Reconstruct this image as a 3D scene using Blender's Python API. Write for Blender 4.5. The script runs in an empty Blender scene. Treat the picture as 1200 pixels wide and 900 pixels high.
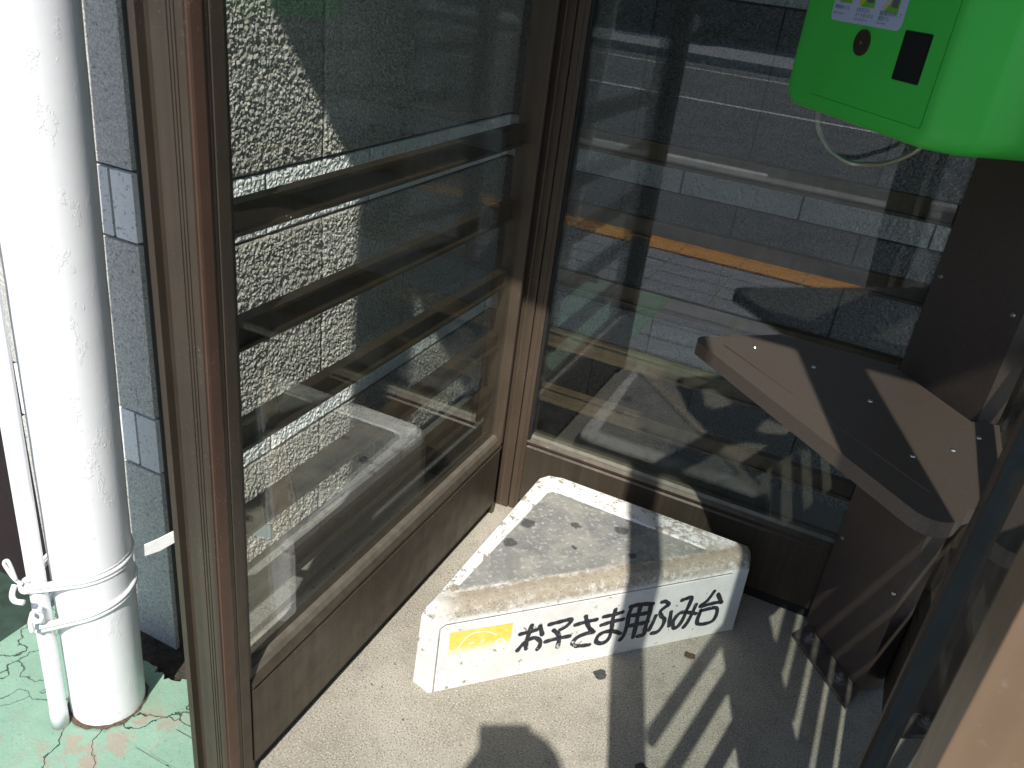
import bpy, bmesh, math, random
from mathutils import Vector, Matrix
random.seed(7)
R_ = math.radians
SC = bpy.context.scene
COL = SC.collection

# ------------------------------------------------------------------ camera
cam_data = bpy.data.cameras.new('camera'); cam = bpy.data.objects.new('camera', cam_data); COL.objects.link(cam)
rot = Matrix(((0.89483, -0.29362, 0.33625), (0.43093, 0.37156, -0.82234), (0.11652, 0.88076, 0.45901)))
cam.matrix_world = Matrix.Translation((0.6251, -1.5593, 1.2)) @ rot.to_4x4()
cam_data.sensor_width = 36; cam_data.lens = 29.2
cam_data.clip_start = 0.02; cam_data.clip_end = 600
cam_data.dof.use_dof = True; cam_data.dof.focus_distance = 1.75; cam_data.dof.aperture_fstop = 14
SC.camera = cam
# ------------------------------------------------------------------ light
SUN_EL, SUN_AZ = 50.0, -71.6            # azimuth of the sun, degrees from +X
w = bpy.data.worlds.new('World'); SC.world = w; w.use_nodes = True
nt = w.node_tree; nt.nodes.clear()
sky = nt.nodes.new('ShaderNodeTexSky'); sky.sky_type = 'NISHITA'; sky.sun_disc = False
sky.sun_elevation = R_(SUN_EL); sky.sun_rotation = R_(90 - SUN_AZ); sky.air_density = 1.0; sky.dust_density = 0.6
bg = nt.nodes.new('ShaderNodeBackground'); bg.inputs[1].default_value = 0.14
wo = nt.nodes.new('ShaderNodeOutputWorld')
nt.links.new(sky.outputs[0], bg.inputs[0]); nt.links.new(bg.outputs[0], wo.inputs[0])
sd = bpy.data.lights.new('sun', 'SUN'); sd.energy = 5.0; sd.angle = R_(0.53); sd.color = (1.0, 0.965, 0.90)
sun = bpy.data.objects.new('sun', sd); COL.objects.link(sun)
ce = math.cos(R_(SUN_EL))
sdir = Vector((ce * math.cos(R_(SUN_AZ)), ce * math.sin(R_(SUN_AZ)), math.sin(R_(SUN_EL))))
sun.rotation_euler = sdir.to_track_quat('Z', 'Y').to_euler(); sun.location = sdir * 20
SC.view_settings.view_transform = 'Standard'; SC.view_settings.look = 'None'
SC.view_settings.exposure = 0.24; SC.view_settings.gamma = 1.0
SC.cycles.transparent_max_bounces = 24; SC.cycles.max_bounces = 7; SC.cycles.glossy_bounces = 4; SC.cycles.diffuse_bounces = 3

# ------------------------------------------------------------------ node helpers
class G:
    def __init__(s, name):
        s.m = bpy.data.materials.new(name); s.m.use_nodes = True
        s.t = s.m.node_tree; s.t.nodes.clear()
        s.out = s.t.nodes.new('ShaderNodeOutputMaterial')
        s.tc = s.t.nodes.new('ShaderNodeTexCoord')
    def n(s, typ, **kw):
        nd = s.t.nodes.new(typ)
        for k, v in kw.items(): setattr(nd, k, v)
        return nd
    def put(s, sock, v):
        if isinstance(v, bpy.types.NodeSocket): s.t.links.new(v, sock)
        elif v is not None:
            if isinstance(v, (tuple, list)) and len(v) == 3 and sock.type == 'RGBA': v = (*v, 1)
            sock.default_value = v
    def co(s, scale=(1, 1, 1), world=False):
        if world:
            src = s.n('ShaderNodeNewGeometry').outputs['Position']
        else: src = s.tc.outputs['Object']
        mp = s.n('ShaderNodeMapping'); s.t.links.new(src, mp.inputs[0]); mp.inputs['Scale'].default_value = scale
        return mp.outputs[0]
    def noise(s, scale, detail=4, rough=.55, vec=None, dist=0.0):
        nd = s.n('ShaderNodeTexNoise'); s.put(nd.inputs['Vector'], vec or s.co())
        nd.inputs['Scale'].default_value = scale; nd.inputs['Detail'].default_value = detail
        nd.inputs['Roughness'].default_value = rough; nd.inputs['Distortion'].default_value = dist
        return nd.outputs[0]
    def vor(s, scale, vec=None, feature='F1', out='Distance', rnd=1.0):
        nd = s.n('ShaderNodeTexVoronoi', feature=feature); s.put(nd.inputs['Vector'], vec or s.co())
        nd.inputs['Scale'].default_value = scale; nd.inputs['Randomness'].default_value = rnd
        return nd.outputs[out]
    def ramp(s, fac, lo, hi, a=0.0, b=1.0):
        nd = s.n('ShaderNodeMapRange', clamp=True); s.put(nd.inputs[0], fac)
        for i, v in zip((1, 2, 3, 4), (lo, hi, a, b)): nd.inputs[i].default_value = v
        return nd.outputs[0]
    def math(s, op, a, b=0.5, c=None):
        nd = s.n('ShaderNodeMath', operation=op); s.put(nd.inputs[0], a); s.put(nd.inputs[1], b)
        if c is not None: s.put(nd.inputs[2], c)
        return nd.outputs[0]
    def mix(s, fac, a, b):
        nd = s.n('ShaderNodeMix', data_type='RGBA'); s.put(nd.inputs[0], fac); s.put(nd.inputs[6], a); s.put(nd.inputs[7], b)
        return nd.outputs[2]
    def xyz(s, vec=None):
        nd = s.n('ShaderNodeSeparateXYZ'); s.put(nd.inputs[0], vec or s.tc.outputs['Object']); return nd.outputs
    def bump(s, h, strength, dist, prev=None):
        nd = s.n('ShaderNodeBump'); s.put(nd.inputs['Height'], h); nd.inputs['Strength'].default_value = strength
        nd.inputs['Distance'].default_value = dist
        if prev: s.put(nd.inputs['Normal'], prev)
        return nd.outputs[0]
    def pbr(s, col, rough=.6, metal=0.0, normal=None, spec=None, coat=None):
        p = s.n('ShaderNodeBsdfPrincipled')
        s.put(p.inputs['Base Color'], col); s.put(p.inputs['Roughness'], rough); s.put(p.inputs['Metallic'], metal)
        if normal: s.put(p.inputs['Normal'], normal)
        if spec is not None: s.put(p.inputs['Specular IOR Level'], spec)
        if coat is not None: s.put(p.inputs['Coat Weight'], coat); p.inputs['Coat Roughness'].default_value = .12
        s.t.links.new(p.outputs[0], s.out.inputs[0]); s.p = p
        return s.m
    def objrand(s, lo, hi):
        o = s.n('ShaderNodeObjectInfo'); return s.ramp(o.outputs['Random'], 0, 1, lo, hi)

def scale_col(g, col, f):
    nd = g.n('ShaderNodeVectorMath', operation='SCALE'); g.put(nd.inputs[0], col); g.put(nd.inputs['Scale'], f); return nd.outputs[0]

def simple(name, col, rough=.6, metal=0.0, var=.15, vs=20, bump=.0, bs=60, bd=.002, **k):
    g = G(name); n = g.noise(vs)
    c = g.mix(g.ramp(n, .3, .7), tuple(x * (1 - var) for x in col), tuple(min(1, x * (1 + var)) for x in col))
    nr = g.bump(g.noise(bs, 5), bump, bd) if bump else None
    return g.pbr(c, rough, metal, nr, **k)

M = {}
def frame_mat(name, a, b, rough=.42, metal=.35, chips=True):
    g = G(name)
    v = g.co((60, 60, 1.2)); streak = g.noise(1.0, 3, .6, vec=v)
    col = g.mix(g.ramp(streak, .3, .7), a, b)
    col = g.mix(g.ramp(g.noise(7, 5), .42, .75, 0, .45), col, tuple(x * .62 for x in a))
    dust = g.ramp(g.noise(260, 3, .7), .63, .68)
    dmask = g.math('MULTIPLY', dust, g.ramp(g.noise(6, 2), .45, .65))
    if chips: col = g.mix(g.math('MULTIPLY', dmask, .55), col, (.42, .40, .36))
    scr = g.ramp(g.noise(3, 4, .8, vec=g.co((14, 90, 90))), .69, .72, 0, .30)
    col = g.mix(scr, col, (.30, .27, .23))
    nr = g.bump(g.noise(350, 3), .12, .0006)
    return g.pbr(col, g.ramp(g.noise(25, 4), .3, .7, rough - .08, rough + .12), metal, nr)
M['bronze'] = frame_mat('bronze anodised aluminium', (.062, .048, .036), (.094, .074, .053))
M['bronze_mid'] = frame_mat('mid bronze aluminium', (.088, .064, .045), (.120, .088, .062))
M['bronze_red'] = frame_mat('reddish bronze aluminium', (.120, .066, .046), (.145, .085, .060))
M['bronze_dark'] = frame_mat('dark bronze steel', (.04,.03,.025),(.06,.045,.036), rough=.5, metal=.2)
M['gasket'] = simple('black rubber gasket', (.012, .012, .012), .7)
M['bead'] = frame_mat('worn glazing bead', (.14, .12, .095), (.20, .175, .14), rough=.4, metal=.4)
M['tan'] = frame_mat('paler tan aluminium', (.20, .135, .085), (.26, .18, .115), metal=.2)  # lighter and tanner than the other frame aluminium
M['teal'] = simple('teal grey rubber seal', (.030, .040, .042), .6)
M['rail'] = frame_mat('bronze guard rail', (.068, .047, .031), (.105, .073, .048), rough=.4, metal=.35)
M['steel'] = simple('galvanised steel', (.35, .34, .33), .45, .8, bump=.3, bs=200, bd=.001)
M['zinc'] = simple('zinc screw', (.55, .54, .52), .3, .9)

def tile_mat(name, a, b, strength, dist, chunk=95):
    g = G(name)
    loc = g.n('ShaderNodeObjectInfo').outputs['Location']
    ad = g.n('ShaderNodeVectorMath', operation='ADD'); g.put(ad.inputs[0], g.tc.outputs['Object']); g.put(ad.inputs[1], loc)
    v = ad.outputs[0]
    wp = g.n('ShaderNodeVectorMath', operation='SCALE')
    nz = g.n('ShaderNodeTexNoise'); g.put(nz.inputs[0], v); nz.inputs['Scale'].default_value = 60
    g.put(wp.inputs[0], nz.outputs[1]); wp.inputs['Scale'].default_value = .012
    ad2 = g.n('ShaderNodeVectorMath', operation='ADD'); g.put(ad2.inputs[0], v); g.put(ad2.inputs[1], wp.outputs[0])
    vw = ad2.outputs[0]
    h = g.noise(chunk, 3, .55, vec=vw, dist=.6)
    h2 = g.vor(chunk * 1.15, vec=vw)
    hh = g.math('ADD', g.math('MULTIPLY', g.ramp(h, .32, .68), 1.0), g.math('MULTIPLY', g.ramp(h2, 0, .75, 1, 0), .55))
    hh = g.math('ADD', hh, g.math('MULTIPLY', g.noise(420, 3, .6, vec=v), .22))
    sp = g.ramp(g.noise(330, 2, .6, vec=v), .42, .60)
    col = g.mix(sp, a, b)
    col = g.mix(g.ramp(g.noise(160, 2, .5, vec=v), .60, .68, 0, .7), col, tuple(x * .38 for x in a))
    col = scale_col(g, col, g.objrand(.86, 1.12))
    nr = g.bump(hh, strength, dist)
    return g.pbr(col, .8, 0, nr, spec=.25)
M['tile_dark'] = tile_mat('rough grey split tile', (.30, .278, .245), (.55, .515, .46), .55, .003, 160)  # lit copy of the wall tile, coloured lighter for the sunlit side wall
M['tile_shade'] = tile_mat('grey split tile', (.14, .14, .14), (.265, .265, .265), 1.0, .009, 105)  # shaded copy of the wall tile, shade put into the base colour
M['tile_shade_l'] = tile_mat('pale split tile darkened for shade', (.40, .41, .41), (.55, .56, .56), .8, .005, 105)  # pale band tile, colour lowered for the shaded back wall
M['tile_light'] = tile_mat('rough pale tile', (.76, .755, .74), (.90, .89, .87), .4, .002, 160)  # pale band tile, colour raised for the sunlit side wall
M['granite'] = tile_mat('grey flecked tile', (.52, .51, .47), (.76, .745, .70), .3, .003)
M['granite_l'] = tile_mat('pale flecked tile', (.80, .80, .79), (.88, .88, .87), .25, .002)
M['mortar'] = simple('dark mortar', (.09, .088, .085), .9, bump=.5, bs=300, bd=.002)

def concrete(name, a, b, grain=380, green=False):
    g = G(name)
    n1 = g.noise(3.2, 6, .6); n2 = g.noise(grain, 2, .5); n3 = g.noise(22, 6, .65)
    col = g.mix(g.ramp(n1, .35, .68), a, b)
    col = g.mix(g.ramp(n2, .56, .66, 0, .75), col, tuple(x * .35 for x in a))
    col = g.mix(g.ramp(n2, .34, .42, .6, 0), col, tuple(min(1, x * 1.5) for x in b))
    col = g.mix(g.ramp(n3, .52, .74, 0, .5), col, tuple(x * .6 for x in a))
    nr = g.bump(n2, .5, .0012); nr = g.bump(n3, .35, .003, nr)
    return g.pbr(col, .85, 0, nr, spec=.25)
M['concrete'] = concrete('fine concrete floor', (.29, .265, .215), (.43, .40, .335), 330)
M['kerbstone'] = concrete('kerb concrete', (.34, .34, .33), (.46, .46, .44), 220)
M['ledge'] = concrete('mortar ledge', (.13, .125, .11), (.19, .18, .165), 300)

def green_paint():
    g = G('worn green floor paint')
    n1 = g.noise(9, 6, .65); n2 = g.noise(110, 5, .7); n3 = g.noise(300, 2, .5)
    col = g.mix(g.ramp(n1, .3, .7), (.20, .335, .25), (.275, .43, .325))
    col = g.mix(g.ramp(n2, .62, .66), col, (.38, .36, .30))          # chipped through
    col = g.mix(g.ramp(n3, .64, .72, 0, .6), col, (.05, .07, .05))
    wv = g.n('ShaderNodeVectorMath', operation='SCALE'); nz = g.n('ShaderNodeTexNoise'); g.put(nz.inputs[0], g.co()); nz.inputs['Scale'].default_value = 11; nz.inputs['Detail'].default_value = 6
    g.put(wv.inputs[0], nz.outputs[1]); wv.inputs['Scale'].default_value = .16
    ad = g.n('ShaderNodeVectorMath', operation='ADD'); g.put(ad.inputs[0], g.co()); g.put(ad.inputs[1], wv.outputs[0])
    cr = g.vor(7.5, vec=ad.outputs[0], feature='DISTANCE_TO_EDGE')
    dd = g.n('ShaderNodeVectorMath', operation='DISTANCE'); g.put(dd.inputs[0], g.co()); dd.inputs[1].default_value = (-.20, -.98, 0)
    near = g.math('MAXIMUM', g.ramp(g.noise(2.3, 2), .50, .60), g.ramp(dd.outputs['Value'], .10, .26, 1, 0))
    crack = g.math('MULTIPLY', g.ramp(cr, .003, .012, 1, 0), near)
    col = g.mix(crack, col, (.035, .045, .03))
    worn = g.math('MAXIMUM', g.ramp(g.noise(14, 5, .7), .62, .68, 0, .8), g.math('MULTIPLY', g.ramp(dd.outputs['Value'], .09, .16, 1, 0), g.ramp(g.noise(28, 6, .75), .50, .54, 0, .9))); col = g.mix(worn, col, (.33, .28, .22))
    nr = g.bump(n2, .5, .003); nr = g.bump(g.math('SUBTRACT', 1.0, crack), .9, .006, nr)
    return g.pbr(col, .62, 0, nr, spec=.4)
M['green'] = green_paint()
M['soil'] = simple('dark damp soil', (.055, .045, .035), .95, var=.5, vs=60, bump=1, bs=90, bd=.01)
M['rust'] = simple('rust stain', (.10, .065, .045), .9, var=.5, vs=120, bump=.6, bs=200, bd=.003)

def pipe_paint():
    g = G('thick white pipe paint')
    n = g.noise(26, 5, .6); cr = g.n('ShaderNodeTexNoise'); g.put(cr.inputs[0], g.co((1, 1, .12))); cr.inputs['Scale'].default_value = 40
    line = g.ramp(cr.outputs[0], .80, .81)
    col = g.mix(line, g.mix(g.ramp(n, .3, .7), (.87, .875, .88), (.91, .91, .91)), (.16, .11, .09))
    fl = g.ramp(g.noise(38, 6, .7, vec=g.co((1, 1, .5))), .57, .59)
    nr = g.bump(fl, .5, .0009); nr = g.bump(g.noise(18, 4), .25, .002, nr); nr = g.bump(g.noise(220, 4), .12, .0006, nr)
    return g.pbr(col, .38, 0, nr)
M['pipe'] = pipe_paint()
M['pvc'] = simple('white pvc', (.80, .81, .82), .35, var=.05, vs=8, bump=.25, bs=40, bd=.0015)
M['string'] = simple('white vinyl string', (.82, .82, .80), .35, var=.08, vs=90, bump=.4, bs=300, bd=.001)

def stool_white():
    # object origin: left foot of the long face; local x along the face, y into the corner, z up
    g = G('chipped white stool paint')
    X, Y, Z = g.xyz()
    nz = g.noise(75, 6, .75); nb = g.noise(13, 4, .6); nf = g.noise(320, 2, .5)
    jit = g.math('MULTIPLY', g.math('SUBTRACT', nz, .5), .07)
    # wear concentrates on the trodden long front edge
    dy = g.math('ABSOLUTE', g.math('SUBTRACT', Y, .022)); 
    wy = g.ramp(g.math('ADD', dy, jit), .012, .034, 1, 0)
    zz = g.ramp(g.math('ADD', Z, g.math('MULTIPLY', jit, .55)), .158, .166)
    wear = g.math('MULTIPLY', wy, zz)
    wear = g.math('MULTIPLY', wear, g.ramp(X, -.02, .05))
    wx = g.ramp(g.math('ADD', g.math('ABSOLUTE', g.math('SUBTRACT', X, .57)), jit), .03, .07, .8, 0)
    wear2 = g.math('MULTIPLY', g.math('MULTIPLY', wx, zz), g.ramp(nz, .49, .52))
    chips = g.math('MAXIMUM', g.ramp(g.noise(48, 5, .7), .635, .645), g.math('MULTIPLY', zz, g.ramp(g.noise(34, 6, .8), .575, .585)))
    wear = g.math('MAXIMUM', g.math('MAXIMUM', wear, wear2), chips)
    white = g.mix(g.ramp(nb, .3, .75), (.84, .84, .82), (.70, .69, .65))
    white = g.mix(g.ramp(nf, .63, .70, 0, .35), white, (.35, .33, .29))
    scuff = g.ramp(g.noise(9, 5, .8, vec=g.co((3, 3, 14))), .60, .72, 0, .35); white = g.mix(scuff, white, (.42, .40, .36))
    under = g.mix(g.ramp(nz, .35, .65), (.32, .27, .20), (.43, .38, .30))
    under = g.mix(g.ramp(nf, .60, .66, 0, .7), under, (.12, .11, .10))
    col = g.mix(wear, white, under)
    nr = g.bump(g.math('SUBTRACT', 1.0, wear), .7, .0012); nr = g.bump(nf, .25, .0008, nr); nr = g.bump(nb, .3, .004, nr)
    return g.pbr(col, .6, 0, nr, spec=.35)
M['stool'] = stool_white()
def stool_top():
    g = G('scuffed grey stool top')
    X, Y, Z = g.xyz()
    a = g.noise(10, 6, .7, dist=.8); b = g.noise(85, 5, .75); c = g.noise(30, 4, .8, vec=g.co((1.2, 6, 1)))
    col = g.mix(g.ramp(a, .35, .65), (.19, .195, .19), (.36, .345, .30))
    col = g.mix(g.ramp(b, .55, .62, 0, .5), col, (.62, .61, .58))
    col = g.mix(g.ramp(c, .60, .68, 0, .45), col, (.62, .61, .57))
    col = g.mix(g.ramp(g.noise(140, 3, .6), .60, .68, 0, .6), col, (.16, .155, .145))
    n = g.n('ShaderNodeTexNoise'); g.put(n.inputs[0], g.co()); n.inputs['Scale'].default_value = 75; n.inputs['Detail'].default_value = 5; n.inputs['Roughness'].default_value = .65
    wv = g.n('ShaderNodeVectorMath', operation='SCALE'); g.put(wv.inputs[0], n.outputs[1]); wv.inputs['Scale'].default_value = .022
    ad = g.n('ShaderNodeVectorMath', operation='ADD'); g.put(ad.inputs[0], g.co()); g.put(ad.inputs[1], wv.outputs[0])
    for (px, py, r) in STAINS:
        d = g.n('ShaderNodeVectorMath', operation='DISTANCE'); g.put(d.inputs[0], ad.outputs[0]); d.inputs[1].default_value = (px + .011, py + .011, .2007)
        col = g.mix(g.ramp(d.outputs['Value'], r * .75 , r, .82, 0), col, (.055, .055, .055))
    nr = g.bump(b, .4, .001); nr = g.bump(c, .35, .0012, nr)
    return g.pbr(col, .5, 0, nr, spec=.45)

def glass_mat(name, tint=(.93, .965, .95), dirt=.0035):
    g = G(name)
    geo = g.n('ShaderNodeNewGeometry')
    ior = g.ramp(geo.outputs['Backfacing'], 0, 1, 1.6, 1 / 1.6)
    fr = g.n('ShaderNodeFresnel'); g.put(fr.inputs[0], ior)
    tr = g.n('ShaderNodeBsdfTransparent'); tr.inputs[0].default_value = (*tint, 1)
    gl = g.n('ShaderNodeBsdfGlossy'); gl.inputs['Roughness'].default_value = 0.0; gl.inputs[0].default_value = (1, 1, 1, 1)
    mx = g.n('ShaderNodeMixShader'); g.put(mx.inputs[0], fr.outputs[0]); g.t.links.new(tr.outputs[0], mx.inputs[1]); g.t.links.new(gl.outputs[0], mx.inputs[2])
    df = g.n('ShaderNodeBsdfDiffuse'); df.inputs[0].default_value = (.75, .73, .70, 1)
    Z = g.xyz()[2]
    d1 = g.ramp(g.noise(5, 5, .7, dist=1.0), .45, .75, 0, dirt * 1.6)
    d2 = g.ramp(g.noise(600, 2), .79, .84, 0, .2)
    d3 = g.math('MULTIPLY', g.ramp(Z, .20, .34, 1, 0), g.ramp(g.noise(30, 5, .75), .4, .7, 0, dirt * 3))
    d = g.math('ADD', g.math('ADD', d1, d2), d3)
    m2 = g.n('ShaderNodeMixShader'); g.put(m2.inputs[0], d); g.t.links.new(mx.outputs[0], m2.inputs[1]); g.t.links.new(df.outputs[0], m2.inputs[2])
    g.t.links.new(m2.outputs[0], g.out.inputs[0]); return g.m
M['glass'] = glass_mat('dusty clear glass')

def phone_mat():
    g = G('green telephone plastic')
    nr = g.bump(g.noise(900, 2), .25, .0003)
    col = g.mix(g.ramp(g.noise(6, 3), .3, .7), (.060, .62, .075), (.070, .66, .085))
    return g.pbr(col, .36, 0, nr, spec=.45)
M['phone'] = phone_mat()
M['black'] = simple('black plastic', (.012, .012, .013), .35)
M['coin'] = simple('brown return button', (.045, .032, .024), .35, bump=.2)
def shelf_mat():
    g = G('brown speckled shelf paint')
    n = g.noise(420, 2)
    col = g.mix(g.ramp(n, .45, .6), (.112, .082, .067), (.145, .108, .089))
    sc = g.ramp(g.noise(4, 4, .85, vec=g.co((6, 60, 20))), .70, .73, 0, .35); col = g.mix(sc, col, (.42, .36, .32))
    col = g.mix(g.ramp(g.noise(5, 5), .5, .8, 0, .4), col, (.09, .07, .06))
    return g.pbr(col, .45, 0, g.bump(n, .3, .0005))
M['shelf'] = shelf_mat()
def col_mat():
    g = G('dark brown stand paint')
    n = g.noise(420, 2); col = g.mix(g.ramp(n, .45, .6), (.070, .050, .043), (.092, .068, .058))
    col = g.mix(g.ramp(g.noise(4, 5, .7), .45, .8, 0, .5), col, (.045, .036, .032))
    return g.pbr(col, .5, 0, g.bump(n, .3, .0005))
M['stand'] = col_mat()
M['ink'] = None
def ink():
    g = G('worn black brush paint'); X, Y, Z = g.xyz(g.tc.outputs['Object'])
    n = g.noise(160, 5, .75); 
    low = g.ramp(Z, .045, .082, 1, 0); left = g.ramp(X, .26, .34, 1, 0)
    mask = g.ramp(g.math('ADD', n, g.math('MULTIPLY', g.math('MULTIPLY', low, left), .15)), .655, .675)
    col = g.mix(g.ramp(g.noise(220, 4), .35, .7), (.016, .017, .024), (.045, .047, .06))
    col = g.mix(mask, col, (.74, .74, .72))
    return g.pbr(col, .55)
M['ink'] = ink()
def yellow():
    g = G('faded yellow print'); X, Y, Z = g.xyz()
    n = g.noise(60, 5, .75, vec=g.co((1, 1, 2.2)))
    f = g.ramp(g.math('ADD', Z, g.math('MULTIPLY', g.math('SUBTRACT', n, .5), .05)), .080, .100, 1, 0)
    col = g.mix(g.ramp(n, .35, .65), (.76, .62, .06), (.82, .72, .22))
    col = g.mix(g.ramp(g.noise(200, 4, .7), .60, .7, 0, .5), col, (.80, .76, .55))
    col = g.mix(f, col, (.82, .82, .80))
    return g.pbr(col, .5)
M['yellow'] = yellow()
M['whiteprint'] = simple('white print', (.84, .84, .82), .55)
M['asphalt'] = simple('worn asphalt', (.135, .138, .145), .9, var=.25, vs=3, bump=.8, bs=300, bd=.004)
M['roadpaint'] = simple('white road paint', (.74, .74, .72), .7, var=.12, vs=12)
M['tactile'] = simple('ochre warning tile', (.85, .36, .05), .7, var=.15, vs=10)
M['moss'] = simple('mossy joint', (.40, .44, .30), .9)
M['paver'] = simple('grey paving slab', (.33, .34, .37), .85, var=.18, vs=7, bump=.5, bs=250, bd=.002)
M['earth'] = simple('ground', (.16, .15, .13), .95, var=.2, vs=.4)
M['brick'] = simple('grey floor brick', (.22, .20, .18), .85, var=.3, vs=30, bump=.7, bs=200, bd=.003)
M['facade'] = simple('dark facade', (.09, .085, .08), .8, var=.15, vs=1.2)
M['dglass'] = simple('dark window glass', (.03, .035, .04), .08)
M['shade_green'] = simple('green floor with painted shade', (.03, .055, .04), .8, var=.4, vs=20, bump=.4)  # green darkened so the sunlit lower floor looks shaded
M['shade_brown'] = simple('shade brown', (.042, .028, .030), .55, .3)
M['canopy'] = simple('brown canopy soffit', (.07, .06, .05), .7)
M['carpaint'] = simple('dark blue car paint', (.02, .025, .045), .25, .3, var=.05)
M['tyre'] = simple('tyre rubber', (.015, .015, .015), .8)
M['lamp_o'] = simple('amber lens', (.75, .35, .05), .2)
M['plate'] = simple('worn steel plate', (.13, .112, .10), .5, .3, var=.35, vs=40, bump=.4)
M['redrust'] = simple('dry leaf', (.085, .045, .028), .8, var=.4, vs=90)
M['grit'] = simple('grit', (.20, .13, .08), .9, var=.5, vs=200)
M['gum'] = simple('old chewing gum', (.05, .05, .05), .9, var=.4, vs=150, bump=.7, bs=150, bd=.002)
M['skin'] = simple('skin', (.50, .32, .23), .5, var=.05)
M['jacket'] = simple('dark navy jacket', (.022, .025, .035), .85, var=.2, bump=.4, bs=80)
M['trouser'] = simple('grey trousers', (.06, .06, .065), .85, var=.2, bump=.4, bs=80)
M['hair'] = simple('black cap cloth', (.012, .012, .012), .8)
M['shoe'] = simple('black shoe', (.012, .012, .012), .5)

# ------------------------------------------------------------------ mesh helpers
def setp(o, label=None, cat=None, group=None, kind=None):
    if label: o['label'] = label
    if cat: o['category'] = cat
    if group: o['group'] = group
    if kind: o['kind'] = kind
    return o
def empty(name, loc, label, cat, group=None, rz=0):
    o = bpy.data.objects.new(name, None); COL.objects.link(o); o.location = loc; o.rotation_euler = (0, 0, rz)
    o.empty_display_size = .1
    return setp(o, label, cat, group)
def link(name, me, parent=None, loc=None, rz=None):
    o = bpy.data.objects.new(name, me); COL.objects.link(o)
    if parent: o.parent = parent
    if loc is not None: o.location = loc
    if rz is not None: o.rotation_euler = (0, 0, rz)
    return o
def finish(bm, name, mat, smooth=False, bevel=0, seg=2, angle=35):
    if bevel:
        es = [e for e in bm.edges if len(e.link_faces) == 2 and e.calc_face_angle(0) > R_(angle)]
        bmesh.ops.bevel(bm, geom=es, offset=bevel, segments=seg, affect='EDGES', profile=.6, clamp_overlap=True)
    bmesh.ops.recalc_face_normals(bm, faces=bm.faces[:])
    me = bpy.data.meshes.new(name)
    mats = mat if isinstance(mat, (list, tuple)) else [mat]
    for m in mats: me.materials.append(m)
    if smooth:
        for f in bm.faces: f.smooth = True
    bm.to_mesh(me); bm.free(); return me
def add_box(bm, x0, x1, y0, y1, z0, z1, mi=0):
    v = [bm.verts.new(p) for p in ((x0, y0, z0), (x1, y0, z0), (x1, y1, z0), (x0, y1, z0), (x0, y0, z1), (x1, y0, z1), (x1, y1, z1), (x0, y1, z1))]
    for q in ((0, 3, 2, 1), (4, 5, 6, 7), (0, 1, 5, 4), (1, 2, 6, 5), (2, 3, 7, 6), (3, 0, 4, 7)):
        f = bm.faces.new([v[i] for i in q]); f.material_index = mi
def box(name, mat, x0, x1, y0, y1, z0, z1, parent=None, bevel=0, seg=1, mesh=False):
    bm = bmesh.new(); add_box(bm, x0, x1, y0, y1, z0, z1); me = finish(bm, name, mat, bevel=bevel, seg=seg)
    return me if mesh else link(name, me, parent)
def add_prism(bm, poly, z0, z1, mi=0):
    a = [bm.verts.new((x, y, z0)) for x, y in poly]; b = [bm.verts.new((x, y, z1)) for x, y in poly]
    n = len(poly); bm.faces.new(a[::-1]).material_index = mi; bm.faces.new(b).material_index = mi
    for i in range(n): bm.faces.new((a[i], a[(i + 1) % n], b[(i + 1) % n], b[i])).material_index = mi
def prism(name, mat, poly, z0, z1, parent=None, bevel=0, seg=2, angle=35):
    bm = bmesh.new(); add_prism(bm, poly, z0, z1); return link(name, finish(bm, name, mat, bevel=bevel, seg=seg, angle=angle), parent)
def tube(bm, pts, r, n=10, cap=True, closed=False):
    pts = [Vector(p) for p in pts]; rings = []
    up = Vector((0, 0, 1)); prev = None
    for i, p in enumerate(pts):
        if closed: t = pts[(i + 1) % len(pts)] - pts[i - 1]
        else: t = pts[min(i + 1, len(pts) - 1)] - pts[max(i - 1, 0)]
        t.normalize()
        if prev is None:
            a = t.cross(up); a = t.cross(Vector((1, 0, 0))) if a.length < .1 else a
        else: a = prev - t * prev.dot(t)
        a.normalize(); prev = a; b = t.cross(a)
        rr = r[i] if isinstance(r, (list, tuple)) else r
        rings.append([bm.verts.new(p + (a * math.cos(2 * math.pi * k / n) + b * math.sin(2 * math.pi * k / n)) * rr) for k in range(n)])
    m = len(rings)
    for i in range(m if closed else m - 1):
        A, B = rings[i], rings[(i + 1) % m]
        for k in range(n): bm.faces.new((A[k], A[(k + 1) % n], B[(k + 1) % n], B[k]))
    if cap and not closed: bm.faces.new(rings[0][::-1]); bm.faces.new(rings[-1])
def tubeobj(name, mat, pts, r, parent=None, n=12, closed=False, smooth=True):
    bm = bmesh.new(); tube(bm, pts, r, n, closed=closed); return link(name, finish(bm, name, mat, smooth=smooth), parent)
def inset(poly, d):
    n = len(poly); out = []
    area = sum(poly[i][0] * poly[(i + 1) % n][1] - poly[(i + 1) % n][0] * poly[i][1] for i in range(n))
    s = 1 if area > 0 else -1
    for i in range(n):
        p0, p1, p2 = Vector(poly[i - 1]), Vector(poly[i]), Vector(poly[(i + 1) % n])
        e1 = (p1 - p0).normalized(); e2 = (p2 - p1).normalized()
        n1 = Vector((-e1.y, e1.x)) * s; n2 = Vector((-e2.y, e2.x)) * s
        b = (n1 + n2); b = b / (1 + n1.dot(n2)); out.append(tuple(p1 + b * d))
    return out
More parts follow.
